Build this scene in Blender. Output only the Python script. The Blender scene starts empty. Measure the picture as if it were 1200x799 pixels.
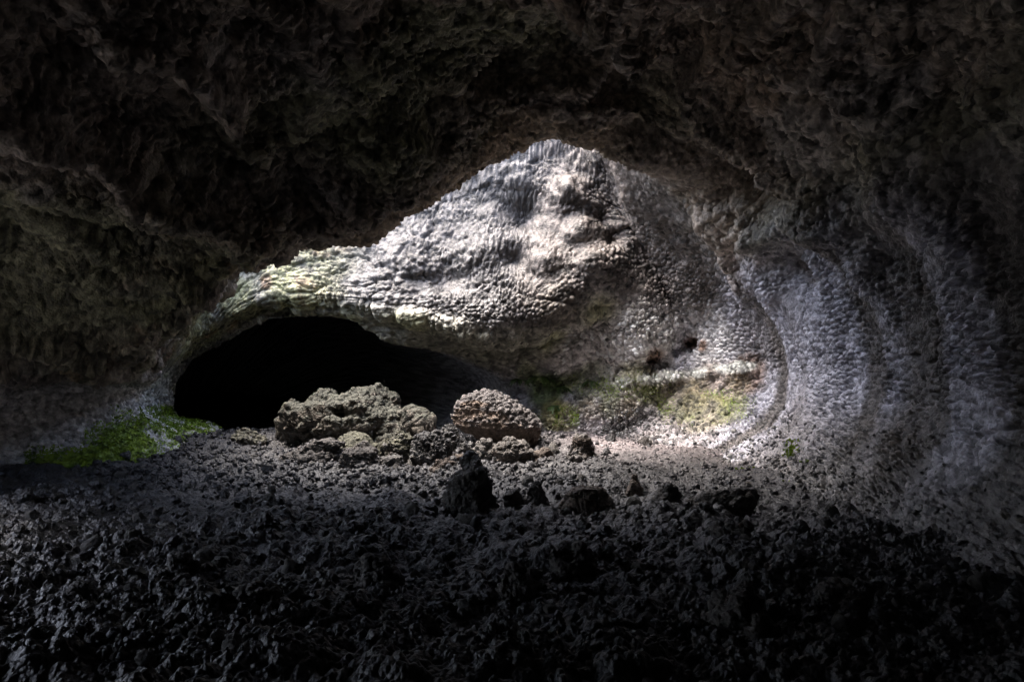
import bpy, math, random
import numpy as np
from mathutils import Vector
R = math.radians
rng = np.random.default_rng(7); random.seed(7)
scene = bpy.context.scene
COL = scene.collection

# ------------------------------------------------------------------ camera, sky, sun, exposure
EYE, F = 2.0, 800.0                       # eye height in metres, focal length in photo pixels (1200 wide)
cam = bpy.data.cameras.new('camera'); cam.lens = 24.0; cam.sensor_width = 36.0
cam.clip_start = 0.05; cam.clip_end = 500
camo = bpy.data.objects.new('camera', cam); COL.objects.link(camo)
camo.location = (0, 0, EYE); camo.rotation_euler = (R(90), 0, 0)
scene.camera = camo

SUN_DIR = Vector((-0.34, 0.04, 0.92)).normalized()        # towards the sun
world = bpy.data.worlds.new('World'); scene.world = world; world.use_nodes = True
nt = world.node_tree; nt.nodes.clear()
sky = nt.nodes.new('ShaderNodeTexSky'); sky.sky_type = 'NISHITA'; sky.sun_disc = False
sky.sun_elevation = math.asin(SUN_DIR.z); sky.sun_rotation = math.atan2(SUN_DIR.x, SUN_DIR.y)
sky.air_density = 1.0; sky.dust_density = 6.0
bg = nt.nodes.new('ShaderNodeBackground'); bg.inputs['Strength'].default_value = 0.15
out = nt.nodes.new('ShaderNodeOutputWorld')
nt.links.new(sky.outputs[0], bg.inputs[0]); nt.links.new(bg.outputs[0], out.inputs[0])
sun = bpy.data.lights.new('sun', 'SUN'); sun.energy = 1.0; sun.angle = R(60); sun.color = (1.0, 0.96, 0.9)
suno = bpy.data.objects.new('sun', sun); COL.objects.link(suno)
suno.rotation_euler = SUN_DIR.to_track_quat('Z', 'Y').to_euler(); suno.location = (-8, 6, 25)

vs = scene.view_settings
vs.view_transform = 'Standard'; vs.look = 'None'; vs.gamma = 1; vs.use_curve_mapping = False
vs.exposure = 3.45
scene.cycles.max_bounces = 5; scene.cycles.diffuse_bounces = 4
scene.cycles.use_denoising = True
scene.cycles.sample_clamp_indirect = .35

# ------------------------------------------------------------------ numeric helpers
def at(px, py, d):                        # photo pixel at a distance -> world point
    return np.array([(px - 600) / F * d, d, EYE + (400 - py) / F * d])
def hash3(ix, iy, iz, s):
    h = (ix.astype(np.uint32) * np.uint32(374761393) + iy.astype(np.uint32) * np.uint32(668265263)
         + iz.astype(np.uint32) * np.uint32(2147483647) + np.uint32((s * 974634597 + 1013904223) & 0xffffffff))
    h = (h ^ (h >> np.uint32(13))) * np.uint32(1274126177)
    h = (h ^ (h >> np.uint32(16))) * np.uint32(2246822519)
    h ^= h >> np.uint32(15)
    return h
def h01(ix, iy, iz, s): return (hash3(ix, iy, iz, s) & np.uint32(0xffffff)).astype(np.float32) / np.float32(0xffffff)
def vnoise(P, s=0):                       # value noise in [-1, 1]
    P = P.astype(np.float32); f = np.floor(P); t = P - f; i = f.astype(np.int32)
    t = t * t * t * (t * (t * 6 - 15) + 10)
    r = 0
    for a in (0, 1):
        wa = t[:, 0] if a else 1 - t[:, 0]
        for b in (0, 1):
            wb = wa * (t[:, 1] if b else 1 - t[:, 1])
            for c in (0, 1):
                r = r + wb * (t[:, 2] if c else 1 - t[:, 2]) * h01(i[:, 0] + a, i[:, 1] + b, i[:, 2] + c, s)
    return r * 2 - 1
def fbm(P, o=4, s=0, gain=0.5, lac=2.03):
    r = 0; a = 1.0; n = 0
    for k in range(o):
        r = r + a * vnoise(P * lac ** k + 17.3 * k, s + k); n += a; a *= gain
    return r / n
def billow(P, o=3, s=0, gain=0.5):
    r = 0; a = 1.0; n = 0
    for k in range(o):
        r = r + a * np.abs(vnoise(P * 2.07 ** k + 9.1 * k, s + k)); n += a; a *= gain
    return r / n
def cells(P, s=0, jit=0.85):              # Voronoi: nearest distance, second distance, cell id in 0..1
    P = P.astype(np.float32); f = np.floor(P); i = f.astype(np.int32); t = P - f
    d1 = np.full(len(P), 9, np.float32); d2 = d1.copy(); idd = np.zeros(len(P), np.float32)
    for a in (-1, 0, 1):
        for b in (-1, 0, 1):
            for c in (-1, 0, 1):
                x, y, z = i[:, 0] + a, i[:, 1] + b, i[:, 2] + c
                h = hash3(x, y, z, s)
                jx = (h & np.uint32(1023)).astype(np.float32) / 1023
                jy = ((h >> np.uint32(10)) & np.uint32(1023)).astype(np.float32) / 1023
                jz = ((h >> np.uint32(20)) & np.uint32(1023)).astype(np.float32) / 1023
                o = (1 - jit) / 2
                d = (a + o + jx * jit - t[:, 0]) ** 2 + (b + o + jy * jit - t[:, 1]) ** 2 + (c + o + jz * jit - t[:, 2]) ** 2
                m = d < d1
                d2 = np.where(m, d1, np.minimum(d2, d)); idd = np.where(m, jx, idd); d1 = np.where(m, d, d1)
    return np.sqrt(d1), np.sqrt(d2), idd
def knobs(P, s=0, ids_too=False, crev=.45):                        # rounded nodules with sharp gaps, 0..1
    d1, d2, i = cells(P, s)
    k = np.clip(1 - (d1 / 0.8) ** 2, 0, 1) * (0.4 + 0.6 * i) * .7 + crev * smooth(0, .38, d2 - d1)
    return (k, i) if ids_too else k
def smooth(a, b, x):
    t = np.clip((x - a) / (b - a), 0, 1); return t * t * (3 - 2 * t)

# ------------------------------------------------------------------ mesh helpers
def mesh_from(name, V, Q, colors=None):   # V (n,3), Q (m,3|4)
    me = bpy.data.meshes.new(name)
    V = np.ascontiguousarray(V, np.float32); Q = np.ascontiguousarray(Q, np.int32); k = Q.shape[1]
    me.vertices.add(len(V)); me.vertices.foreach_set('co', V.ravel())
    me.loops.add(Q.size); me.loops.foreach_set('vertex_index', Q.ravel())
    me.polygons.add(len(Q)); me.polygons.foreach_set('loop_start', np.arange(0, Q.size, k, dtype=np.int32))
    me.update(calc_edges=True)
    me.polygons.foreach_set('use_smooth', np.ones(len(Q), bool))
    if colors is not None:
        a = me.color_attributes.new('albedo', 'FLOAT_COLOR', 'POINT')
        c = np.ones((len(V), 4), np.float32); c[:, :3] = colors; a.data.foreach_set('color', c.ravel())
    me.validate(); return me
def obj(name, me, mat, parent=None, kind=None, label=None, cat=None, group=None):
    if not me.materials: me.materials.append(mat)
    o = bpy.data.objects.new(name, me); COL.objects.link(o)
    if parent: o.parent = parent
    if kind: o['kind'] = kind
    if label: o['label'] = label
    if cat: o['category'] = cat
    if group: o['group'] = group
    return o
def ico(n):
    t = (1 + 5 ** .5) / 2
    V = [(-1, t, 0), (1, t, 0), (-1, -t, 0), (1, -t, 0), (0, -1, t), (0, 1, t), (0, -1, -t), (0, 1, -t), (t, 0, -1), (t, 0, 1), (-t, 0, -1), (-t, 0, 1)]
    T = [(0, 11, 5), (0, 5, 1), (0, 1, 7), (0, 7, 10), (0, 10, 11), (1, 5, 9), (5, 11, 4), (11, 10, 2), (10, 7, 6), (7, 1, 8), (3, 9, 4), (3, 4, 2), (3, 2, 6), (3, 6, 8), (3, 8, 9), (4, 9, 5), (2, 4, 11), (6, 2, 10), (8, 6, 7), (9, 8, 1)]
    V = np.array(V, float); V /= np.linalg.norm(V[0]); T = np.array(T)
    for _ in range(n):
        E = np.sort(np.concatenate([T[:, [0, 1]], T[:, [1, 2]], T[:, [2, 0]]]), 1)
        U, inv = np.unique(E, axis=0, return_inverse=True); inv = inv.ravel()
        M = V[U].mean(1); M /= np.linalg.norm(M, axis=1)[:, None]
        m = inv + len(V); k = len(T); a, b, c = m[:k], m[k:2 * k], m[2 * k:]
        V = np.concatenate([V, M])
        T = np.concatenate([np.stack([T[:, 0], a, c], 1), np.stack([T[:, 1], b, a], 1), np.stack([T[:, 2], c, b], 1), np.stack([a, b, c], 1)])
    return V, T
ICO = {n: ico(n) for n in range(7)}
def vnormals(V, T):
    n = np.zeros_like(V); fn = np.cross(V[T[:, 1]] - V[T[:, 0]], V[T[:, 2]] - V[T[:, 0]])
    for k in range(3):
        for ax in range(3): n[:, ax] += np.bincount(T[:, k], fn[:, ax], len(V))
    return n / (np.linalg.norm(n, axis=1)[:, None] + 1e-12)

# ------------------------------------------------------------------ materials
def rock_material(name, fine=38.0, bump=0.5, rough=0.82, spec=0.35, base=None, vary=0.5):
    m = bpy.data.materials.new(name); m.use_nodes = True
    t = m.node_tree; N = t.nodes.new; L = t.links.new; b = t.nodes['Principled BSDF']
    geo = N('ShaderNodeTexCoord')
    if base is None:
        a = N('ShaderNodeAttribute'); a.attribute_name = 'albedo'; src = a.outputs['Color']
    else:
        a = N('ShaderNodeRGB'); a.outputs[0].default_value = (*base, 1); src = a.outputs[0]
    n1 = N('ShaderNodeTexNoise'); n1.inputs['Scale'].default_value = fine * .45; n1.inputs['Detail'].default_value = 3; n1.inputs['Roughness'].default_value = .65
    vo = N('ShaderNodeTexVoronoi'); vo.inputs['Scale'].default_value = fine
    for n in (n1, vo): L(geo.outputs['Object'], n.inputs['Vector'])
    mr = N('ShaderNodeMapRange'); mr.inputs['From Min'].default_value = .3; mr.inputs['From Max'].default_value = .7
    mr.inputs['To Min'].default_value = 1 - vary; mr.inputs['To Max'].default_value = 1 + vary; L(n1.outputs['Fac'], mr.inputs['Value'])
    hs = N('ShaderNodeHueSaturation'); L(src, hs.inputs['Color'])
    L(mr.outputs[0], hs.inputs['Value']); L(hs.outputs[0], b.inputs['Base Color'])
    ad = N('ShaderNodeMath'); ad.operation = 'MULTIPLY_ADD'; ad.inputs[1].default_value = -.8; L(vo.outputs['Distance'], ad.inputs[0]); L(n1.outputs['Fac'], ad.inputs[2])
    bp = N('ShaderNodeBump'); bp.inputs['Strength'].default_value = bump; bp.inputs['Distance'].default_value = .5 / fine * 1.6
    L(ad.outputs[0], bp.inputs['Height']); L(bp.outputs[0], b.inputs['Normal'])
    b.inputs['Roughness'].default_value = rough; b.inputs['Specular IOR Level'].default_value = spec
    return m
def leaf_material(name, col):
    m = bpy.data.materials.new(name); m.use_nodes = True
    t = m.node_tree; N = t.nodes.new; L = t.links.new; b = t.nodes['Principled BSDF']
    tc = N('ShaderNodeTexCoord'); n = N('ShaderNodeTexNoise'); n.inputs['Scale'].default_value = 9; n.inputs['Detail'].default_value = 6
    L(tc.outputs['Object'], n.inputs['Vector'])
    r = N('ShaderNodeValToRGB'); e = r.color_ramp.elements
    e[0].position = .32; e[0].color = (col[0] * .45, col[1] * .5, col[2] * .5, 1)
    e[1].position = .68; e[1].color = (col[0] * 1.5, col[1] * 1.35, col[2] * .9, 1)
    L(n.outputs['Fac'], r.inputs[0]); L(r.outputs[0], b.inputs['Base Color'])
    b.inputs['Roughness'].default_value = .55
    return m
M_shell = rock_material('crusted_lava_rock', 34, .6, .55, .5, vary=.4)
M_floor = rock_material('clinker_rubble', 30, .8, .52, .42, vary=.4)
M_bould = rock_material('boulder_lava', 30, .8, .8, .3, vary=.5)
M_moss = leaf_material('moss_green', (.19, .30, .03))
M_fern = leaf_material('fern_green', (.05, .10, .025))
M_strand = rock_material('strand_surface', 60, .3, .8, .2, base=(.06, .055, .05), vary=.25)
M_wood = rock_material('bleached_wood', 60, .3, .8, .2, base=(.42, .38, .31), vary=.25)

# ------------------------------------------------------------------ cave shell: rings of control points from left floor over the roof to right floor
NAMES = 'LB LF LW1 LW2 OE SH CL1 CL2 CM CP CR RS RW3 RW2 RW1 RF RB'.split()
CI = {n: i for i, n in enumerate(NAMES)}
def wring(y, pts): return [np.array([x, y, z]) for x, z in pts]
near = [(-6.8, -.9), (-7.6, 0), (-8, .6), (-8, 1.4), (-7.5, 1.9), (-6.4, 2.9), (-4.6, 3.8), (-2.8, 4.3), (-1, 4.7), (.8, 5.1), (2.3, 5.0), (3.6, 4.3), (4.4, 3.1), (4.7, 1.7), (4.5, .75), (3.7, .0), (2.6, -.9)]
def wrings(pts): return [np.array(p, float) for p in pts]
def prings(pts): return [at(*p) for p in pts]
rings = [
 ('N0', [np.array([p[0] * .15 - .5, -10, -2 + p[1] * .1]) for p in near]),
 ('N1', wring(-5, near)),
 ('N2', wring(1, near)),
 ('N3', wring(4, near)),
 ('N4', wrings([(-6.8, 7, -.9), (-7.5, 7, 0), (-8, 7, .6), (-7.9, 7, 1.4), (-7.3, 7, 1.8), (-6.1, 6.6, 2.7), (-4.4, 6.3, 3.6), (-2.8, 6.2, 4.2), (-1, 6.2, 4.8), (.8, 6.3, 5.5), (2.4, 6.4, 5.3), (3.7, 6.7, 4.3), (4.4, 7, 3.1), (4.75, 7, 1.7), (4.55, 7, .75), (3.8, 7, .0), (2.8, 7, -.9)])),
 ('N5', wrings([(-6.4, 9.7, -.9), (-7.2, 9.7, 0), (-7.5, 9.7, .5), (-7.5, 9.7, 1.25), (-6.9, 9.7, 1.5), (-5.5, 9.0, 2.3), (-3.9, 8.0, 3.15), (-2.6, 8.1, 3.8), (-.9, 8, 4.7), (.8, 8.1, 5.7), (2.3, 8.5, 5.5), (3.5, 9.1, 4.4), (4.25, 9.6, 3.1), (4.7, 9.7, 1.7), (4.6, 9.7, .85), (4.0, 9.7, .0), (3.0, 9.7, -.9)])),
 ('L1', prings([(230, 600, 11), (165, 549, 10.9), (140, 505, 11.2), (150, 457, 11.4), (160, 442, 11.2), (195, 385, 10.5), (275, 306, 9.4), (425, 258, 9.4), (545, 190, 9.2), (655, 146, 9.2), (800, 185, 10.3), (862, 268, 11.0), (898, 345, 11.5), (922, 425, 11.7), (908, 495, 11.5), (850, 546, 11.2), (760, 600, 11)])),
 ('L2', prings([(260, 590, 12), (235, 528, 12.4), (170, 495, 12.2), (162, 458, 12.2), (172, 440, 12.1), (205, 383, 11.4), (285, 304, 10.3), (430, 275, 10.4), (550, 218, 10.3), (660, 163, 10.2), (768, 212, 11.3), (835, 292, 11.9), (873, 355, 12.2), (890, 425, 12.4), (875, 490, 12.2), (815, 538, 11.9), (720, 590, 11.8)])),
 ('C1', prings([(270, 580, 13), (255, 520, 13), (182, 490, 13), (172, 456, 12.9), (184, 436, 12.8), (213, 386, 12.2), (290, 180, 10.7), (425, 60, 10.7), (545, -20, 10.6), (650, -40, 10.5), (746, 226, 12.4), (812, 306, 12.6), (845, 360, 13), (860, 428, 12.9), (840, 488, 12.8), (780, 530, 12.6), (690, 580, 12.5)])),
 ('B1', prings([(275, 570, 14), (258, 516, 13.6), (188, 488, 13.6), (180, 455, 13.5), (192, 433, 13.4), (222, 390, 13.6), (302, 230, 14.4), (425, 90, 15), (545, 70, 15), (650, 60, 14.8), (732, 236, 13.6), (790, 318, 13.3), (822, 370, 13.6), (828, 432, 13.5), (805, 487, 13.3), (745, 523, 13.3), (660, 570, 13.3)])),
 ('B2', prings([(275, 565, 14.3), (258, 512, 14.1), (192, 487, 14), (186, 455, 13.9), (200, 431, 13.8), (230, 393, 13.8), (312, 300, 14.2), (425, 265, 14.3), (545, 225, 14.4), (640, 185, 14.2), (722, 245, 13.9), (775, 326, 13.8), (795, 380, 13.9), (795, 435, 13.9), (765, 485, 13.8), (715, 517, 13.8), (630, 565, 13.8)])),
 ('B3', prings([(275, 560, 14.6), (256, 509, 14.5), (196, 487, 14.4), (192, 456, 14.3), (205, 430, 14.2), (236, 396, 14.1), (320, 345, 13.9), (430, 350, 13.6), (540, 362, 13.5), (610, 368, 13.5), (705, 330, 13.45), (745, 365, 13.7), (760, 408, 13.8), (750, 440, 13.85), (725, 480, 13.8), (690, 510, 14.0), (600, 560, 14.4)])),
 ('B4', prings([(270, 558, 15), (248, 507, 14.9), (199, 488, 14.8), (197, 458, 14.7), (210, 430, 14.7), (245, 400, 14.6), (322, 352, 14.5), (432, 358, 13.8), (540, 388, 13.8), (610, 402, 14.15), (672, 387, 14.3), (695, 402, 14.1), (700, 425, 14.2), (685, 447, 14.25), (665, 475, 14.2), (632, 506, 14.3), (560, 560, 14.8)])),
 ('B5', prings([(265, 555, 15.4), (238, 505, 15.3), (203, 490, 15.2), (200, 460, 15.2), (215, 430, 15.2), (255, 402, 15.0), (308, 372, 14.6), (350, 362, 14.3), (408, 368, 14.2), (460, 396, 14.2), (532, 410, 14.6), (590, 434, 14.7), (614, 452, 14.8), (600, 472, 14.9), (565, 487, 15.1), (525, 504, 15.3), (480, 555, 15.3)])),
 ('T1', wring(18, [(-8.2, -1.6), (-9.2, -.5), (-9.8, .4), (-9.7, 1.4), (-9, 2.2), (-7.8, 2.8), (-6.4, 3.1), (-5, 3.1), (-3.8, 2.8), (-2.9, 2.3), (-2.1, 1.8), (-1.5, 1.3), (-1.2, .9), (-1.2, .5), (-1.5, .1), (-2.2, -.4), (-3.2, -1.6)])),
 ('T2', wring(26, [(-14, -1.8), (-15, -.6), (-15.5, .4), (-15.4, 1.6), (-14.6, 2.6), (-13, 3.2), (-11.4, 3.4), (-9.8, 3.4), (-8.6, 3.1), (-7.4, 2.6), (-6.6, 2.1), (-6, 1.6), (-5.8, 1.1), (-5.8, .5), (-6.2, 0), (-7, -.6), (-8, -1.8)])),
]
end = np.mean([p for p in rings[-1][1]], 0) + np.array([-7, 8, -4])
rings.append(('T3', [end + (p - np.mean(rings[-1][1], 0)) * .05 for p in rings[-1][1]]))
RI = {r[0]: i for i, r in enumerate(rings)}
P = np.array([r[1] for r in rings])                       # ring, column, xyz
U_CNT = [8, 36, 40, 26, 40, 60, 80, 86, 86, 76, 66, 84, 92, 92, 70, 20]
V_CNT = [6, 10, 20, 84, 110, 84, 44, 26, 34, 34, 90, 120, 60, 40, 16, 10, 6]
def tgrid(cnt): return np.concatenate([np.linspace(k, k + 1, n, endpoint=False) for k, n in enumerate(cnt)] + [[len(cnt)]])
uu, vv = tgrid(U_CNT), tgrid(V_CNT)
def hermite(A, t, mono):                                  # A (k, ...), along axis 0
    D = np.diff(A, axis=0); M = np.zeros_like(A); M[0] = D[0]; M[-1] = D[-1]
    a, b = D[:-1], D[1:]
    M[1:-1] = np.where(a * b > 0, 2 * a * b / np.where(a + b == 0, 1, a + b), 0) if mono else (a + b) / 2
    i = np.minimum(t.astype(int), len(A) - 2); f = (t - i).reshape((-1,) + (1,) * (A.ndim - 1)); f2, f3 = f * f, f * f * f
    return (2 * f3 - 3 * f2 + 1) * A[i] + (f3 - 2 * f2 + f) * M[i] + (-2 * f3 + 3 * f2) * A[i + 1] + (f3 - f2) * M[i + 1]
G = hermite(np.swapaxes(hermite(np.swapaxes(P, 0, 1), uu, False), 0, 1), vv, True)   # (nv, nu, 3)
NV, NU = G.shape[:2]
def gnormal(G):
    n = np.cross(np.gradient(G, axis=0), np.gradient(G, axis=1))
    n /= np.linalg.norm(n, axis=2)[..., None] + 1e-9
    return n
nrm = gnormal(G)
mid = G[NV // 3, NU // 2]                                 # orient inwards (the roof's normal must point down)
if nrm[NV // 3, NU // 2, 2] > 0: nrm = -nrm
UU, VV = np.meshgrid(uu, vv)
base = G.reshape(-1, 3).copy()
bpx = np.stack([600 + base[:, 0] / np.maximum(base[:, 1], .1) * F, 400 - (base[:, 2] - EYE) / np.maximum(base[:, 1], .1) * F], 1)
def spot(px, py, v0='N2', v1='B5'):                       # point of the rock face that stands at that place
    ok = (VV.ravel() >= RI[v0]) & (VV.ravel() <= RI[v1]) & (base[:, 1] > .5)
    d = (bpx[:, 0] - px) ** 2 + (bpx[:, 1] - py) ** 2
    near_ = ok & (d < 144)
    if near_.any(): return base[np.where(near_)[0][np.argmin(base[near_, 1] + d[near_] * .002)]]
    return base[np.where(ok)[0][np.argmin(d[ok])]]

fl = G.reshape(-1, 3); nf = nrm.reshape(-1, 3)
uf, vf = UU.ravel(), VV.ravel()
# roughness of the different faces
ceil_w = smooth(3.6, 4.6, uf) * (1 - smooth(11.3, 12.2, uf)) * (1 - smooth(RI['L2'] - .3, RI['L2'], vf))
back_w = smooth(RI['L2'], RI['C1'], vf)
disp = .26 * fbm(fl / 2.2, 4, 11) + .10 * fbm(fl / .7, 3, 31)
disp += ceil_w * (.8 * (billow(fl * np.array([.45, .6, .8]), 4, 51) - .25) + .09 * billow(fl / .42, 3, 61))
fold = 1 - np.abs(vnoise(np.stack([uf * 1.35 + .5 * fbm(fl / 1.6, 2, 141), vf * .55 + uf * .12, vf * 0], 1), 142)) * 2.2
fold2 = 1 - np.abs(vnoise(np.stack([uf * 3.4 + .6 * fbm(fl / 1.1, 2, 143), vf * 1.3, vf * 0 + 5], 1), 144)) * 2.2
disp += ceil_w * (1 - .75 * smooth(RI['N5'] + .35, RI['L1'], vf)) * (.32 * np.clip(fold, -.3, 1) + .13 * np.clip(fold2, -.3, 1) - .12)
disp *= (1 - .45 * smooth(11.6, 12.6, uf)) * (1 - .3 * smooth(RI['L1'] - .5, RI['L1'], vf) * (1 - back_w) * smooth(6.2, 7, uf) * (1 - smooth(9.5, 10.5, uf)))
disp *= 1 - .6 * smooth(RI['B4'], RI['B5'] - .3, vf) * (1 - smooth(RI['B5'] + .3, RI['T1'], vf))
# flow bands along the profile on the right-hand wall
bands = vnoise(np.stack([vf * 0 + fl[:, 1] * 2.4 + .5 * fbm(fl / 1.3, 2, 5), uf * .22, vf * 0], 1), 71)
disp += smooth(11.2, 12.4, uf) * .03 * bands
lipw = smooth(RI['L1'] - .4, RI['L1'], vf) * (1 - smooth(RI['L2'] + .1, RI['C1'], vf)) * smooth(5.6, 6.4, uf) * (1 - smooth(9.3, 10.2, uf))
disp += lipw * (.06 * vnoise(np.stack([uf * 3.1, vf * .7, vf * 0], 1), 137) + .06 * np.abs(vnoise(np.stack([uf * 8.3, vf * 1.1, vf * 0], 1), 132)) - .13)
def stamp(p, r, amp, stretch=None):
    global disp
    q = (base - p)
    if stretch is not None: q = q / np.array(stretch)
    disp = disp + amp * np.exp(-(q ** 2).sum(1) / (r * r))
stamp(spot(770, 428), .2, -.5, (1.3, 1.3, .8)); stamp(spot(806, 403), .17, -.45, (1, 1, 1.2)); stamp(spot(792, 412), .12, -.3); stamp(spot(748, 415), .14, .12)
stamp(spot(925, 320), .42, -.38); stamp(spot(905, 345), .2, .12); stamp(spot(1000, 290), .3, -.3)
for px, py, r, a in [(610, 110, .8, -.5), (760, 130, .8, -.5), (350, 215, .5, -.35), (1080, 110, .7, -.4), (870, 210, .5, -.3), (250, 330, .4, -.2), (1030, 130, .5, .25)]:
    stamp(spot(px, py, 'N2', 'L1'), r, a)
for k, t in enumerate(np.linspace(0, 1, 9)):              # the long slanting rib across the right of the roof
    stamp(spot(690 + 320 * t, 15 + 285 * t ** 1.1, 'N2', 'L1'), .42, .34)
    stamp(spot(650 + 250 * t, 45 + 190 * t, 'N2', 'L1'), .45, -.22)
for px in (745, 790, 835, 875): stamp(spot(px, 446 - (px - 745) * .09), .3, .17, (1, 1, .38))   # pale ledge
for px, py, r_, a_ in [(665, 225, .3, .3), (680, 270, .3, .32), (695, 310, .3, .3), (610, 245, .4, -.5), (560, 290, .45, .25), (600, 300, .25, -.25), (720, 275, .22, -.4), (705, 250, .2, -.3), (480, 300, .5, .2), (395, 320, .4, -.2), (525, 325, .3, -.22), (640, 300, .35, .2)]:
    stamp(spot(px, py, 'B1', 'B4'), r_, a_)
G1 = fl + nf * disp[:, None]
n1 = gnormal(G1.reshape(G.shape)); n1 *= np.sign((n1 * nrm).sum(2))[..., None]
n1 = n1.reshape(-1, 3)
size = np.where(base[:, 1] > 10.5, 1, 0)                  # nodules: coarser on the far faces than on the near wall
nzq = fbm(base / .8, 3, 99) * 2
(k1, i1), (k2, i2) = knobs(G1 / .08, 81, True), knobs(G1 / .078, 82, True)
far_w = smooth(9, 12, base[:, 1]); kn = (1 - far_w) * k1 * .09 + far_w * k2 * .06; tone = (1 - far_w) * i1 + far_w * i2
under = smooth(RI['B3'] + .05, RI['B3'] + .5, vf) * smooth(5.5, 6.5, uf) * (1 - smooth(10.4, 11.2, uf))
kn *= (1 - .1 * ceil_w) * (1 - .4 * under) * (1 - .7 * smooth(RI['B5'], RI['T1'], vf)) * (.3 + 1.1 * smooth(-.45, .5, fbm(G1 / .6, 3, 88)))
crack = -.06 * np.exp(-(fbm(G1 / 1.2, 3, 151) / .022) ** 2) - .04 * np.exp(-(fbm(G1 / .7 + 40, 3, 152) / .018) ** 2)
k3 = knobs(G1 / .17, 83); big = smooth(.05, .4, fbm(G1 / 1.3, 2, 153)); kn = kn * (1 - .4 * big * far_w) + .04 * big * far_w * k3
ceil_r = crack + ceil_w * .055 * billow(G1 / .19, 2, 91) + smooth(RI['L1'], RI['B2'], vf) * (1 - .6 * smooth(11, 12.5, uf)) * (1 - smooth(RI['B5'] - .2, RI['T1'], vf)) * (.10 * (billow(G1 * np.array([1.6, 1.6, 3.2]), 4, 97, .6) - .2) + .05 * np.abs(vnoise(np.stack([vf * 9 + nzq, uf * .5, vf * 0], 1), 98)))
G2 = G1 + n1 * (1 - .9 * smooth(RI['B5'] + .1, RI['B5'] + .5, vf))[:, None] * (kn + ceil_r + under * (.3 - .22 * smooth(RI['B4'] - .5, RI['B4'] + .3, vf)) * billow(G1 / .5, 4, 93) + .012 * fbm(G1 / .05, 2, 95))[:, None]

# rock colours (grey lava, pale mineral crust, brown and green films, with some painted light and shade)
def C(*c): return np.array(c, np.float32)
nz = fbm(base / .9, 4, 101); nz2 = fbm(base / .35, 3, 111); nzb = fbm(base / 2.5, 2, 121)
alb = np.tile(C(.20, .185, .175), (len(base), 1))
def wash(col, w):
    global alb
    w = np.clip(w, 0, 1)[:, None].astype(np.float32); alb = alb * (1 - w) + col * w
def blot(col, px, py, r, amt, rag=.6, v0='N2', v1='B5', stretch=None):
    q = base - spot(px, py, v0, v1)
    if stretch is not None: q = q / np.array(stretch)
    d = np.sqrt((q ** 2).sum(1)) / r
    wash(col, amt * smooth(1.25, .55, d + rag * (nz * .6 + nz2 * .5)))
wash(C(.28, .235, .195), ceil_w); wash(C(.31, .235, .175), ceil_w * smooth(0, .5, nzb)); wash(C(.24, .235, .15), ceil_w * smooth(.1, .5, -nzb)); wash(C(.36, .335, .315), ceil_w * smooth(.15, .5, nz) * .7)
rw = smooth(11, 12.2, uf); wash(C(.19, .185, .205), rw); wash(C(.31, .31, .36), rw * smooth(0, .45, bands)); wash(C(.075, .066, .06), rw * smooth(0, .45, -bands) * .8); wash(C(.10, .085, .075), rw * smooth(.05, .5, nzb) * .7)
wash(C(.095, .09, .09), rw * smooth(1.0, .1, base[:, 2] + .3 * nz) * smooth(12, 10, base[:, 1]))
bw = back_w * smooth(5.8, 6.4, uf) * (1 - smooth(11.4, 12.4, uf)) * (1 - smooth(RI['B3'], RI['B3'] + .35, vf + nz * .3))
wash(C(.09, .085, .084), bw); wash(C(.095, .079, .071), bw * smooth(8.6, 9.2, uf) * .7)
wash(C(.20, .195, .15), under * .9); wash(C(.26, .26, .16), under * smooth(.05, .45, nz) * .9)
wash(C(.5, .49, .51), smooth(RI['B5'], RI['B5'] + .4, vf))
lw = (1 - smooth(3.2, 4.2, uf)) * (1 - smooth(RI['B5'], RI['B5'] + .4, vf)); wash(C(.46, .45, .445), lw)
alg = smooth(4, 4.6, uf) * (1 - smooth(6.2, 7.2, uf)) * smooth(RI['N4'] + .3, RI['N5'] + .3, vf) * (1 - smooth(RI['B4'], RI['B5'], vf))
wash(C(.19, .185, .09), alg * smooth(-.3, .3, nz) * .85); wash(C(.14, .08, .045), alg * smooth(.2, .5, nz2) * .7)
PALE = C(.55, .55, .57)
for a in [(210, 395, .3, .9), (235, 370, .28, .9), (262, 335, .25, .8), (180, 470, .3, .9), (190, 455, .25, .8)]: blot(PALE, *a)
blot(C(.56, .53, .515), 690, 415, .8, .95, .4); blot(C(.54, .515, .50), 750, 400, .9, .95, .4); blot(C(.47, .45, .445), 830, 395, .8, .85, .5)  # pale crust, lightened further to imitate the light falling on this wall
blot(C(.12, .065, .04), 768, 420, .24, .9); blot(C(.12, .065, .035), 806, 402, .2, .9); blot(C(.2, .1, .05), 822, 405, .15, .8)
blot(C(.2, .15, .10), 840, 465, .75, .7); blot(C(.20, .20, .05), 830, 485, .5, .8); blot(C(.21, .2, .07), 745, 452, .5, .75); blot(C(.2, .16, .08), 790, 470, .6, .7)
blot(C(.11, .16, .05), 640, 455, .45, .8); blot(C(.12, .16, .06), 690, 450, .5, .65); blot(C(.3, .26, .06), 655, 488, .4, .7); blot(C(.17, .1, .06), 880, 440, .4, .7)
blot(C(.34, .31, .305), 720, 495, 1.0, .7); blot(C(.29, .26, .255), 790, 510, 1.0, .6)
for px, py, r_ in [(620, 440, .3), (665, 445, .25), (712, 470, .3), (760, 462, .28), (805, 478, .3), (860, 478, .3)]: blot(C(.15, .17, .07), px, py, r_, .55, .9)
for px, py, r_ in [(690, 478, .3), (735, 478, .25), (815, 458, .35), (865, 452, .3)]: blot(C(.2, .17, .10), px, py, r_, .5, .9)
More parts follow.
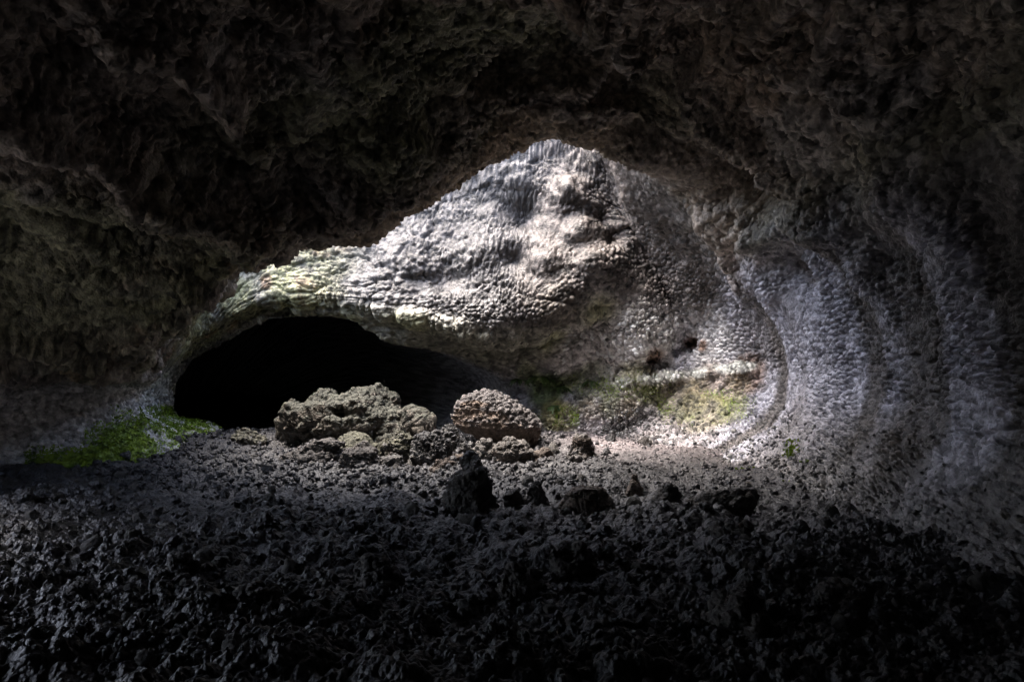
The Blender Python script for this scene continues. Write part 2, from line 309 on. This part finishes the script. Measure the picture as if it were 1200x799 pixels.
for px in (730, 760, 790, 820, 850, 875): blot(C(.55, .56, .52), px, 449 - (px - 730) * .13, .22, .85, .8, stretch=(1.3, 1.3, .42))
blot(C(.10, .085, .07), 660, 365, .45, .8); blot(C(.10, .08, .07), 930, 325, .35, .8)  # painted shade under the lobe, darker tone in the scallop hollow
rim = smooth(6.5, 7.0, uf) * (1 - smooth(9.2, 9.8, uf)) * smooth(RI['L1'] + .05, RI['L1'] + .25, vf) * (1 - smooth(RI['L2'] + .1, RI['L2'] + .3, vf))
wash(C(.30, .235, .165), rim * .9)
alb *= ((1 + .35 * nz2 + .3 * nz) * (.3 + 1.4 * tone))[:, None]; alb = np.clip(alb, .02, .75)

ids = np.arange(NV * NU).reshape(NV, NU)
Qall = np.stack([ids[:-1, :-1], ids[:-1, 1:], ids[1:, 1:], ids[1:, :-1]], -1)
uc = (uu[:-1] + .5 / np.repeat(U_CNT, U_CNT))[None, :] + np.zeros((NV - 1, 1)); vc = (vv[:-1] + .5 / np.repeat(V_CNT, V_CNT))[:, None] + np.zeros((1, NU - 1))
hole = (vc > RI['C1'] + .12) & (vc < RI['B1'] - .25) & (uc > CI['CL1'] - .6) & (uc < CI['CP'] + .5)
hole |= (vc > RI['N3'] - .6) & (vc < RI['N4'] + .0) & (uc > CI['LW2'] - .3) & (uc < CI['SH'] - .3)      # unseen side mouth left of the camera, added to let in fill light
is_tun = vc > RI['B5']
is_left = (uc < CI['OE']) & ~is_tun
is_right = (uc > CI['RS']) & ~is_tun
is_back = ~is_tun & ~is_left & ~is_right & (vc > RI['L2'])
is_ceil = ~is_tun & ~is_left & ~is_right & ~is_back
def piece(name, mask):
    q = Qall[mask & ~hole]; used, inv = np.unique(q, return_inverse=True)
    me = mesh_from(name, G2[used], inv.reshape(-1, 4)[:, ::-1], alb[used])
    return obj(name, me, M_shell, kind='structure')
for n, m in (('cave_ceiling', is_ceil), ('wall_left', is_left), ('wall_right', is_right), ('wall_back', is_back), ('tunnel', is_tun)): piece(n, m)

# unseen outer rock shell over the near roof, added to block leaking sky light
iv = np.where((vv >= RI['N1'] - .2) & (vv <= RI['L1'] - .15))[0][::4]; iu = np.arange(0, NU, 6)
OG = (G - nrm * .75)[np.ix_(iv, iu)]; oi = np.arange(len(iv) * len(iu)).reshape(len(iv), len(iu))
ov, ou = vv[iv][:-1, None] + np.zeros((1, len(iu) - 1)), uu[iu][None, :-1] + np.zeros((len(iv) - 1, 1))
okq = ~((ov > RI['N3'] - .8) & (ov < RI['N4'] + .15) & (ou > CI['LW2'] - .6) & (ou < CI['SH'] + .1))
OQ = np.stack([oi[:-1, :-1], oi[:-1, 1:], oi[1:, 1:], oi[1:, :-1]], -1)[okq]
obj('bedrock_light_block', mesh_from('bedrock_light_block', OG.reshape(-1, 3), OQ, np.tile(C(.12, .11, .1), (OG.size // 3, 1))), M_shell, kind='structure')

# ------------------------------------------------------------------ cave floor
def floor_h(x, y, detail=True):
    p = np.stack([x, y, np.zeros_like(x)], 1)
    h = .15 * fbm(p / 1.5, 3, 201) + .04
    far = smooth(14.2, 17, y); h = h - .5 * far
    rough_ = (1 - .2 * smooth(9, 12, y)) * (1 - .6 * smooth(8.5, 10.5, y) * smooth(.6, 2, x))
    h = h + rough_ * (.26 * (billow(p / .7, 4, 211, .55) - .22))
    h = h - .12 * np.exp(-((x + .2) ** 2 + (y - 5.2) ** 2) / 1.6)
    if detail: h = h + rough_ * (knobs(p / .12, 221, crev=.12) * .085 + knobs(p / .06, 231, crev=.12) * .04 + .02 * fbm(p / .05, 2, 241))
    return h
ys = np.concatenate([np.linspace(-11, 2.2, 24), np.geomspace(2.4, 16.5, 470), np.linspace(16.7, 36, 30)])
fan = np.linspace(-1, 1, 470)
rows = []
for y in ys:
    hw = np.clip(.82 * abs(y), 2.2, 8.5) if y < 16.6 else 9
    xs = np.concatenate([np.linspace(-24, -hw, 22, endpoint=False), fan * hw, np.linspace(hw, 10, 10)[1:]]) if hw < 10 else None
    rows.append(np.stack([xs, np.full_like(xs, y)], 1))
FG = np.array(rows); nyf, nxf = FG.shape[:2]; fx, fy = FG[..., 0].ravel(), FG[..., 1].ravel()
FV = np.stack([fx, fy, floor_h(fx, fy)], 1)
jx = fbm(FV / .09, 2, 251) * .02; FV[:, 0] += jx; FV[:, 1] += fbm(FV / .09 + 50, 2, 257) * .02
fn = fbm(FV / .8, 3, 261); fc = np.tile(C(.027, .0268, .0295), (len(FV), 1)) * (1 + .45 * fn)[:, None]
wet = smooth(.0, .5, fbm(FV / 1.6, 3, 271))[:, None]; fc = fc * (1 - .25 * wet)
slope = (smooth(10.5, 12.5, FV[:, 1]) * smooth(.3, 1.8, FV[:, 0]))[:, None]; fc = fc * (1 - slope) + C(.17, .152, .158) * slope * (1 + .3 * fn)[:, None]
fi = np.arange(nyf * nxf).reshape(nyf, nxf)
FQ = np.stack([fi[:-1, :-1], fi[:-1, 1:], fi[1:, 1:], fi[1:, :-1]], -1).reshape(-1, 4)
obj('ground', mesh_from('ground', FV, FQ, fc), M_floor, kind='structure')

# ------------------------------------------------------------------ boulders
def boulder(name, label, cat, x0, x1, ytop, ybase, prof=None, deep=.8, sub=5, col=(.2, .19, .18), nod=.05, cuts=6, seed=1, rough=.14, sink=.08, group=None, d=None, topcol=None, nodcell=.11, z0=None, lean=0, mesh_only=False):
    d = d or EYE * F / (ybase - 400)
    gz = float(floor_h(np.array([(x0 + x1) / 2 - 600]) / F * d, np.array([d]), False)[0]) if z0 is None else z0
    w = (x1 - x0) / F * d; h = (EYE + (400 - ytop) / F * d) - gz + sink
    r = np.random.default_rng(seed); V, T = ICO[sub]; V = V.copy()
    for k in range(cuts):                                  # broken facets
        n = r.normal(size=3); n[2] = abs(n[2]) * .6; n /= np.linalg.norm(n); o = r.uniform(.62, .9)
        s = V @ n; V -= np.outer(np.clip(s - o, 0, None) * .85, n)
    V += V * (.22 * np.round(2.2 * vnoise(V * 1.9 + seed * 3.7, seed + 77)) / 2.2)[:, None] * (rough > .15)
    V[:, 2] = np.clip(V[:, 2], -.72, None)
    lo, hi = V.min(0), V.max(0); V = (V - (lo + hi) / 2) / (hi - lo)      # unit box
    t = V[:, 2] + .5
    if prof is not None:
        ts, xs_ = zip(*prof); s = np.interp(t, ts, xs_); bins = np.minimum((t * 24).astype(int), 23); rm = np.zeros(24); np.maximum.at(rm, bins, np.abs(V[:, 0])); rad = s / (2 * np.interp(t * 24 - .5, np.arange(24), np.maximum(rm, .04)))
        V[:, 0] *= np.clip(rad, .2, 3); V[:, 1] *= np.clip(rad, .2, 3)
    V[:, 0] += lean * (t - .5)
    lo, hi = V.min(0), V.max(0); V[:, :2] = (V[:, :2] - (lo + hi)[:2] / 2) / (hi - lo)[:2]
    V = V * np.array([w, w * deep, h]); off = r.uniform(-50, 50, 3)
    n = vnormals(V, T); sc = min(w, h)
    V = V + n * (rough * sc * (fbm((V + off) / (sc * .5), 4, seed))[:, None] + rough * .6 * sc * (billow((V + off) / (sc * .3), 3, seed + 9) - .25)[:, None])
    n = vnormals(V, T)
    if nod: V = V + n * (knobs((V + off) / nodcell, seed + 3) * nod * (.1 + .9 * smooth(-.1, .35, n[:, 2])))[:, None]
    V += n * (.02 * sc * fbm((V + off) / .06, 2, seed + 5))[:, None]
    V[:, 2] += h / 2
    c = np.tile(C(*col), (len(V), 1))
    if topcol is not None:
        m = smooth(.1, .5, n[:, 2] + .5 * fbm((V + off) / .3, 3, seed + 21))[:, None]; c = c * (1 - m) + C(*topcol) * m
    c *= (1 + .3 * fbm((V + off) / .25, 3, seed + 31))[:, None]
    me = mesh_from(name, V, T, np.clip(c, .02, .7))
    o = obj(name, me, M_bould, label=label, cat=cat, group=group)
    o.location = ((x0 + x1) / 2 / F * d - 600 / F * d, d + w * deep * .2, gz - sink)
    return o
GREY, BRN, DRK, LIT = (.08, .077, .074), (.075, .06, .05), (.048, .044, .042), (.33, .31, .30)
boulder('boulder', 'largest boulder, broad knobbly grey mound with a low hump, before the dark tunnel', 'boulder', 322, 500, 460, 528, [(0, .82), (.28, .92), (.36, 1), (.5, .9), (.75, .55), (1, .22)], .75, 6, (.08, .07, .06), .055, 14, 3, .3, topcol=(0.036, 0.037, 0.030), d=12.6)
boulder('boulder', 'flat-bottomed wedge boulder with pale knobbly top and bare brown underside beside the ferns', 'boulder', 529, 634, 461, 524, [(0, .5), (.25, .76), (.42, 1), (.5, .98), (.7, .8), (.88, .5), (1, .25)], .8, 6, (.10, .075, .06), .075, 3, 5, .05, topcol=(0.067, 0.062, 0.062), d=12.2, lean=-.3)
boulder('boulder', 'smooth greenish dome boulder in front of the largest boulder', 'boulder', 385, 440, 510, 550, [(0, 1), (.5, .95), (.8, .6), (1, .3)], .9, 5, GREY, .03, 4, 8, .1, topcol=(0.047, 0.047, 0.034), d=11.4)
boulder('boulder', 'dark broken slab of rock lying left in front of the largest boulder', 'boulder', 320, 412, 519, 560, [(0, 1), (.4, .95), (.7, .6), (1, .35)], .6, 5, DRK, .05, 7, 13, .16, d=10.7, lean=.3)
boulder('boulder', 'low dark hump of knobbly rock below the greenish dome boulder', 'boulder', 398, 446, 528, 562, None, .8, 5, DRK, .05, 5, 17, .15, d=10.4)
boulder('boulder', 'rounded rock with dark hollow side between the two big boulders', 'boulder', 478, 530, 508, 548, None, .9, 5, GREY, .06, 5, 19, .16, topcol=(0.045, 0.045, 0.047))
boulder('boulder', 'yellowish crusted rock at the right foot of the largest boulder', 'boulder', 440, 486, 508, 545, None, .9, 5, GREY, .05, 5, 23, .16, topcol=(0.050, 0.049, 0.034))
boulder('rock', 'pinkish knobbly rock standing up behind the rubble between the big boulders', 'rock', 488, 510, 490, 524, [(0, 1), (.5, .9), (1, .4)], .9, 4, (.17, .14, .13), .04, 4, 29, .15, d=12.8)
boulder('rock', 'grey heaped rock just left of the wedge boulder foot', 'rock', 506, 548, 499, 540, [(0, 1), (.5, .8), (1, .3)], .9, 5, GREY, .06, 4, 31, .18, topcol=(0.045, 0.045, 0.047))
boulder('rock', 'brown square-faced rock tucked under the wedge boulder', 'rock', 579, 628, 515, 546, [(0, 1), (.5, 1), (.8, .8), (1, .4)], .8, 5, BRN, .05, 6, 37, .12, topcol=(0.084, 0.078, 0.073))
boulder('rock', 'small brown rock to the right of the square-faced rock', 'rock', 625, 649, 527, 546, None, .9, 4, BRN, .03, 5, 41, .14)
boulder('rock', 'small grey rock wedged left of the square-faced rock', 'rock', 556, 582, 515, 544, None, .9, 4, GREY, .04, 5, 42, .16, topcol=(0.078, 0.073, 0.070))
boulder('rock', 'jagged upright rock standing alone at the foot of the pale gravel slope', 'rock', 664, 698, 515, 548, [(0, 1), (.4, .95), (.75, .7), (1, .35)], .8, 5, BRN, .06, 7, 43, .2, topcol=(0.084, 0.078, 0.076))
boulder('rock_spire', 'black stump-like spire of rock rising from the middle of the floor', 'rock', 520, 586, 541, 607, [(0, 1), (.2, .98), (.4, .86), (.6, .7), (.8, .58), (1, .4)], .8, 5, DRK, .035, 7, 47, .12)
boulder('rock', 'small cap stone sitting on top of the black rock spire', 'rock', 540, 562, 530, 546, None, .9, 4, DRK, .03, 5, 53, .15, d=7.9, z0=.53, sink=.02, topcol=(0.090, 0.090, 0.095))
boulder('rock', 'small pointed black rock right of the rock spire', 'rock', 615, 644, 563, 601, [(0, 1), (.35, .9), (.7, .55), (1, .2)], .8, 4, DRK, .02, 6, 59, .12)
boulder('rock', 'wide dark rock with flat slanting top right of the small pointed rock', 'rock', 654, 722, 573, 604, [(0, 1), (.5, .9), (.8, .7), (1, .5)], .7, 5, BRN, .02, 8, 61, .1)
boulder('rock', 'dark triangular rock leaning up behind the wide flat-topped rock', 'rock', 733, 756, 557, 584, [(0, 1), (.5, .7), (1, .2)], .8, 4, BRN, .02, 6, 67, .1)
boulder('rock', 'dark blocky rock left of the long low slab', 'rock', 765, 801, 566, 600, None, .8, 4, DRK, .04, 7, 71, .16)
boulder('rock_slab', 'long low dark slab lying at the foot of the right wall', 'rock', 797, 889, 574, 604, [(0, 1), (.5, 1), (.8, .85), (1, .6)], .35, 5, DRK, .03, 6, 73, .1, lean=.25)
boulder('rock', 'knobbly dark rock hunched between the rock spire and the small pointed rock', 'rock', 590, 618, 576, 600, None, .8, 4, GREY, .03, 5, 79, .15)
boulder('rock', 'small low rock at the edge of the left moss before the tunnel', 'rock', 264, 310, 504, 526, [(0, 1), (.5, .85), (1, .3)], .8, 5, BRN, .04, 6, 83, .2, topcol=(0.084, 0.081, 0.062))
boulder('rock', 'lone dark stone lying on the pale gravel slope', 'rock', 748, 764, 514, 527, None, .8, 4, DRK, .03, 5, 89, .15)
for k in range(22):                                       # broken blocks heaped in front of the two big boulders
    cx = 335 + 215 * random.random(); yb = random.uniform(536, 562); hw = random.uniform(8, 19)
    boulder('rock', 'broken dark rock among the rubble heaped in front of the largest boulder', 'rock', cx - hw, cx + hw, yb - hw * random.uniform(.9, 1.5), yb, None, random.uniform(.7, 1), 4, random.choice([DRK, GREY, BRN]), .03, 8, 400 + k, .2, group='rubble heaped in front of the largest boulder')
for k, (a, b, t, s, lab) in enumerate([(195, 232, 652, 690, 'upright dark clinker block standing on the left foreground floor'), (270, 335, 690, 735, 'broad black clinker hump low on the left foreground floor'), (585, 625, 664, 700, 'dark clinker block on the floor below the rock spire'), (640, 700, 640, 675, 'low wide clinker block on the floor below the wide flat-topped rock'), (838, 880, 612, 645, 'black clinker block on the floor below the long slab'), (830, 905, 690, 740, 'largest black clinker hump in the right foreground'), (415, 470, 655, 690, 'rounded black clinker hump in the middle left foreground'), (960, 1010, 690, 730, 'dark clinker block near the foot of the right wall in front'), (60, 110, 690, 728, 'dark clinker block at the lower left of the floor')]):
    boulder('clinker_block', lab, 'rock', a, b, t, s, None, .9, 4, DRK, .04, 5, 100 + k, .22)

# ------------------------------------------------------------------ loose stones
protos = []
for k in range(10):
    V, T = ICO[3 if k < 6 else 2]; V = V.copy(); r = np.random.default_rng(300 + k)
    for _ in range(7):
        n = r.normal(size=3); n /= np.linalg.norm(n); o = r.uniform(.55, .85); V -= np.outer(np.clip(V @ n - o, 0, None) * .9, n)
    V *= r.uniform(.65, 1.1, 3); V += vnormals(V, T) * (.35 * fbm(V * 1.8 + k * 9, 4, 310 + k) + .2 * (billow(V * 3 + k, 2, 320 + k) - .3))[:, None]
    c = np.tile(C(.10, .095, .09), (len(V), 1)) * (1 + .3 * fbm(V * 2, 2, 330 + k))[:, None]
    protos.append(mesh_from('stone', V, T, c)); protos[-1].materials.append(M_bould)
cand = []
while len(cand) < 300:
    py = 530 + 269 * rng.random() ** .8; px = rng.uniform(-10, 1210); d = EYE * F / (py - 400); x = (px - 600) / F * d
    if x < -7 or x > 3.7 or d > 11.5: continue
    cand.append((x, d, rng.uniform(4, 8) * rng.choice([1, 1, 1, 1.7]) / F * d))
cand = np.array(cand); hz = floor_h(cand[:, 0], cand[:, 1])
for (x, y, s), z in zip(cand, hz):
    o = obj('stone', protos[rng.integers(10)], M_bould, label='loose dark clinker stone lying on the rough cave floor', cat='stone', group='loose clinker stones on the cave floor')
    o.location = (x, y, z + s * .15); o.scale = (s, s, s * rng.uniform(.7, 1)); o.rotation_euler = tuple(rng.uniform(0, 6.28, 3))
# smaller rubble, beyond counting
V0, T0 = ICO[1]; n = 4000
py = 512 + 290 * rng.random(n) ** .75; px = rng.uniform(-20, 1220, n); d = EYE * F / (py - 400); x = (px - 600) / F * d
s = rng.lognormal(math.log(2.5), .5, n) / F * d
k = (x > -7.4) & (x < 4.1 - .25 * (d > 10)) & (d < 14.5); x, d, s = x[k], d[k], s[k]; n = len(x)
A = rng.normal(size=(n, 3, 3)); Qm, _ = np.linalg.qr(A)
W = V0[None] * (1 + .28 * rng.normal(size=(n, len(V0), 1)).clip(-1.5, 1.5)) * rng.uniform(.6, 1.2, (n, 1, 3))
W = np.einsum('nij,nkj->nki', Qm, W) * s[:, None, None] + np.stack([x, d, floor_h(x, d) + s * .2], 1)[:, None]
okw = np.where((uf > 13.9) & (uf < 15.4) & (vf > RI['N3']) & (vf < RI['B3']) & (base[:, 1] > 3))[0]
wgt = np.exp(-np.clip(base[okw, 2], 0, None) / .3) * base[okw, 1]; jw = rng.choice(okw, 2600, p=wgt / wgt.sum())
sw = .7 * rng.lognormal(math.log(2.3), .4, 2600) / F * base[jw, 1] * (1 - .35 * smooth(10, 12, base[jw, 1]))
Ww = V0[None] * (1 + .28 * rng.normal(size=(2600, len(V0), 1)).clip(-1.5, 1.5)) * rng.uniform(.6, 1.2, (2600, 1, 3)) * sw[:, None, None] + (G2[jw] + n1[jw] * sw[:, None] * .2)[:, None]
W = np.concatenate([W, Ww]); n = len(W)
TT = (T0[None] + (np.arange(n) * len(V0))[:, None, None]).reshape(-1, 3)
V1, T1 = ICO[0]; nb = 7000; pb = rng.uniform(508, 585, nb); xb = rng.uniform(100, 900, nb); db = EYE * F / (pb - 400); xb = (xb - 600) / F * db; sb = rng.lognormal(math.log(2.4), .35, nb) / F * db * (1 - .5 * smooth(.5, 1.8, xb))
kb = (db < 14.8) & (xb < 3.6) & (xb > -6.8); xb, db, sb = xb[kb], db[kb], sb[kb]; nb = len(xb)
Wb = V1[None] * (1 + .3 * rng.normal(size=(nb, len(V1), 1)).clip(-1.5, 1.5)) * rng.uniform(.6, 1.2, (nb, 1, 3)) * sb[:, None, None] + np.stack([xb, db, floor_h(xb, db) + sb * .25], 1)[:, None]
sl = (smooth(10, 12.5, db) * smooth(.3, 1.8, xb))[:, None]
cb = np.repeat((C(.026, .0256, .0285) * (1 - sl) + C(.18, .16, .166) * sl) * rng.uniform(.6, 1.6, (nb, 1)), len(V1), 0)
cc = np.repeat(np.concatenate([np.tile(C(.026, .0256, .0285), (n - 2600, 1)), np.clip(alb[jw] * .7, .04, .16)]) * rng.uniform(.6, 1.5, (n, 1)), len(V0), 0)
TT = np.concatenate([TT, (T1[None] + (np.arange(nb) * len(V1))[:, None, None]).reshape(-1, 3) + n * len(V0)]); cc = np.concatenate([cc, cb])
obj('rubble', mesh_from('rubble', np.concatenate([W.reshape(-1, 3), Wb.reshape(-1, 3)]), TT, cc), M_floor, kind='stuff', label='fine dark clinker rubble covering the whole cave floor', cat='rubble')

# ------------------------------------------------------------------ moss, ferns, small plants
def leaves(points, normals, size, seed, lift=.4):
    r = np.random.default_rng(seed); n = len(points)
    a = r.normal(size=(n, 3)); nn = normals + .7 * r.normal(size=(n, 3)) * lift; nn /= np.linalg.norm(nn, axis=1)[:, None]
    t = a - (a * nn).sum(1)[:, None] * nn; t /= np.linalg.norm(t, axis=1)[:, None]; b = np.cross(nn, t)
    L = size * r.uniform(.6, 1.5, n)[:, None]; up = nn * L
    p0 = points; p1 = points + t * L * .5 + b * L * .35 + up * .35; p2 = points + t * L * 1.1 + up * .2; p3 = points + t * L * .5 - b * L * .35 + up * .35
    V = np.stack([p0, p1, p2, p3], 1).reshape(-1, 3); return V, np.arange(n * 4).reshape(-1, 4)
def scatter(px, py, rx, ry, n, seed, u=None, maxd=14.8):
    r = np.random.default_rng(seed); ok = (bpx[:, 0] > px - rx) & (bpx[:, 0] < px + rx) & (bpx[:, 1] > py - ry) & (bpx[:, 1] < py + ry) & (vf > RI['N4']) & (vf < RI['B5']) & (base[:, 1] < maxd)
    if u is not None: ok &= (uf >= u[0]) & (uf <= u[1])
    idx = np.where(ok)[0]; w = np.exp(-(((bpx[idx, 0] - px) / rx) ** 2 + ((bpx[idx, 1] - py) / ry) ** 2) * 2) * np.clip(.5 + 1.3 * nz[idx] + .8 * nz2[idx], 0, 2)
    w /= w.sum(); j = r.choice(idx, n, p=w); return G2[j] + r.normal(size=(n, 3)) * .012, n1[j]
def moss(name, label, cat, parts, size, mat, seed, kind='stuff', lift=.5):
    Ps, Ns = zip(*[scatter(*p[:5], seed + i, p[5] if len(p) > 5 else None) for i, p in enumerate(parts)])
    V, Q = leaves(np.concatenate(Ps), np.concatenate(Ns), size, seed, lift)
    return obj(name, mesh_from(name, V, Q), mat, kind=kind, label=label, cat=cat)
LU = (0.6, 3.2)
moss('moss', 'bright green moss carpet at the foot of the left wall beside the tunnel', 'moss', [(190, 508, 65, 32, 11000, LU), (105, 542, 75, 16, 7000, LU), (230, 506, 45, 24, 5000, LU), (150, 525, 55, 30, 6000, LU)], .038, M_moss, 500)
moss('moss', 'yellow-green moss film on the lit right wall under the pale ledge', 'moss', [(830, 480, 60, 22, 1300, (12, 15.5)), (745, 455, 50, 16, 700, (12, 15.5)), (650, 488, 30, 12, 900, (12, 15.5)), (700, 452, 45, 14, 600, (12, 15.5))], .02, M_moss, 520)
def plant(name, label, cat, px, py, rx, ry, n, size, mat, seed, group=None):
    root = spot(px, py + ry * .6, 'N5', 'B3'); r = np.random.default_rng(seed); sc = root[1] / F; V, Q = [root - [0, 0, .03]], []
    for k in range(n):                                     # leaves on arching stalks, all rising from one root
        tip = root + np.array([r.normal() * rx * sc * .6, -abs(r.normal()) * rx * sc * .5 - .03, r.uniform(.1, 1.0) * ry * 1.7 * sc]); dv = tip - root
        sd = np.cross(dv, [0, 1, .3]); sd /= np.linalg.norm(sd) + 1e-6; L = size * r.uniform(.6, 1.3); a = root + dv * .55 + [0, 0, .02]; i = len(V)
        od = dv / (np.linalg.norm(dv) + 1e-6) * L + r.normal(size=3) * L * .3
        V += [a + sd * .003, a - sd * .003, tip + od * .4 + sd * L * .45, tip + od, tip + od * .4 - sd * L * .45, tip]
        Q += [(0, i, i + 1, 0), (i, i + 5, i + 1, i), (i + 5, i + 2, i + 3, i + 4)]
    T = [t for q in Q for t in ([q[:3]] if q[3] == q[0] else [q[:3], (q[0], q[2], q[3])])]
    obj(name, mesh_from(name, np.array(V), np.array(T)), mat, label=label, cat=cat, group=group)
for k, a in enumerate([('small bright green leafy plant highest at the foot of the right wall', 920, 526, 10, 14), ('small green leafy plant just above the long dark slab', 872, 549, 9, 6), ('small green leafy plant lowest at the foot of the right wall', 925, 573, 7, 5), ('tiny yellow-green plant on the gravel beside the lone dark stone', 738, 523, 7, 4), ('tiny green sprig right of the plant above the long dark slab', 955, 556, 9, 6)]):
    plant('leafy_plant', a[0], 'plant', *a[1:], 60 if k < 3 else 26, .045, M_moss, 540 + k, 'small plants at the foot of the right wall')
def fern(label, px, py, seed, size):
    p = spot(px, py, 'B2', 'B5'); r = np.random.default_rng(seed)
    root = bpy.data.objects.new('fern', None); COL.objects.link(root); root.location = p; root.empty_display_size = .05
    root['label'] = label; root['category'] = 'fern'; root['group'] = 'ferns on the right wall'
    for k in range(11):
        ang = r.uniform(-1.3, 1.3); dirv = np.array([math.sin(ang), -math.cos(ang) * .9, .5]); L = size * r.uniform(.6, 1.1); side = np.cross(dirv, [0, 0, 1]); side /= np.linalg.norm(side); V, T = [], []
        for j in range(15):
            t = j / 14; c = dirv * L * t + np.array([0, 0, -1]) * L * .95 * t * t; w = L * .24 * math.sin(math.pi * (t * .85 + .12)); i = len(V)
            V += [c, c + side * w + np.array([0, 0, -.25 * w]), c - side * w + np.array([0, 0, -.25 * w])]
            if j: T += [(i - 3, i, i - 2), (i - 3, i - 1, i)]
        obj('frond', mesh_from('frond', np.array(V), np.array(T)), M_fern, root)
for k, a in enumerate([('fern arching out directly behind the wedge boulder', 603, 452, .34), ('tallest fern hanging on the lit wall right of the wedge boulder', 632, 444, .42), ('fern on the lit wall, third from the tunnel', 655, 452, .3), ('fern farthest right along the lit wall', 690, 446, .28), ('low yellowing fern above the gravel slope', 648, 474, .3)]): fern(a[0], a[1], a[2], 560 + k, a[3])

# ------------------------------------------------------------------ stick, hanging strand
def tube(points, radii, n=7):
    V, Q = [], []; pts = [np.array(p, float) for p in points]
    for i, p in enumerate(pts):
        t = pts[min(i + 1, len(pts) - 1)] - pts[max(i - 1, 0)]; t /= np.linalg.norm(t); a = np.cross(t, [.3, .2, 1]); a /= np.linalg.norm(a); b = np.cross(t, a)
        for k in range(n): th = 2 * math.pi * k / n; V.append(p + radii[i] * (math.cos(th) * a + math.sin(th) * b))
    for i in range(len(pts) - 1):
        for k in range(n): Q.append((i * n + k, i * n + (k + 1) % n, (i + 1) * n + (k + 1) % n, (i + 1) * n + k))
    return np.array(V), np.array(Q)
d0 = 8.5; fh0 = float(floor_h(np.array([-2.2]), np.array([d0]))[0])
V, Q = tube([at(386, 580, d0) + [0, 0, .0], at(393, 583, d0 - .02), at(402, 589, d0 - .06), at(411, 596, d0 - .1)], [.03, .032, .028, .012])
obj('stick', mesh_from('stick', V, Q), M_wood, label='short bleached stick lying on the floor left of the rock spire', cat='stick')
V, Q = tube([at(380, 579, d0), at(384, 583, d0 - .01), at(386, 590, d0 - .03)], [.026, .028, .012])
obj('stick', mesh_from('stick', V, Q), M_wood, label='stubby broken stick end beside the longer bleached stick', cat='stick')
p0 = spot(449, 392, 'B3', 'B5')  # thin solid strand standing in for the drip line
V, Q = tube([p0 + [0, 0, .25], p0 + [.002, 0, -.3], p0 + [.0, -.0, -.8], p0 + [.004, 0, -1.3]], [.0022, .002, .002, .0018], 5)
obj('hanging_strand', mesh_from('hanging_strand', V, Q), M_strand, label='thin pale strand hanging from the tunnel arch above the largest boulder', cat='root')
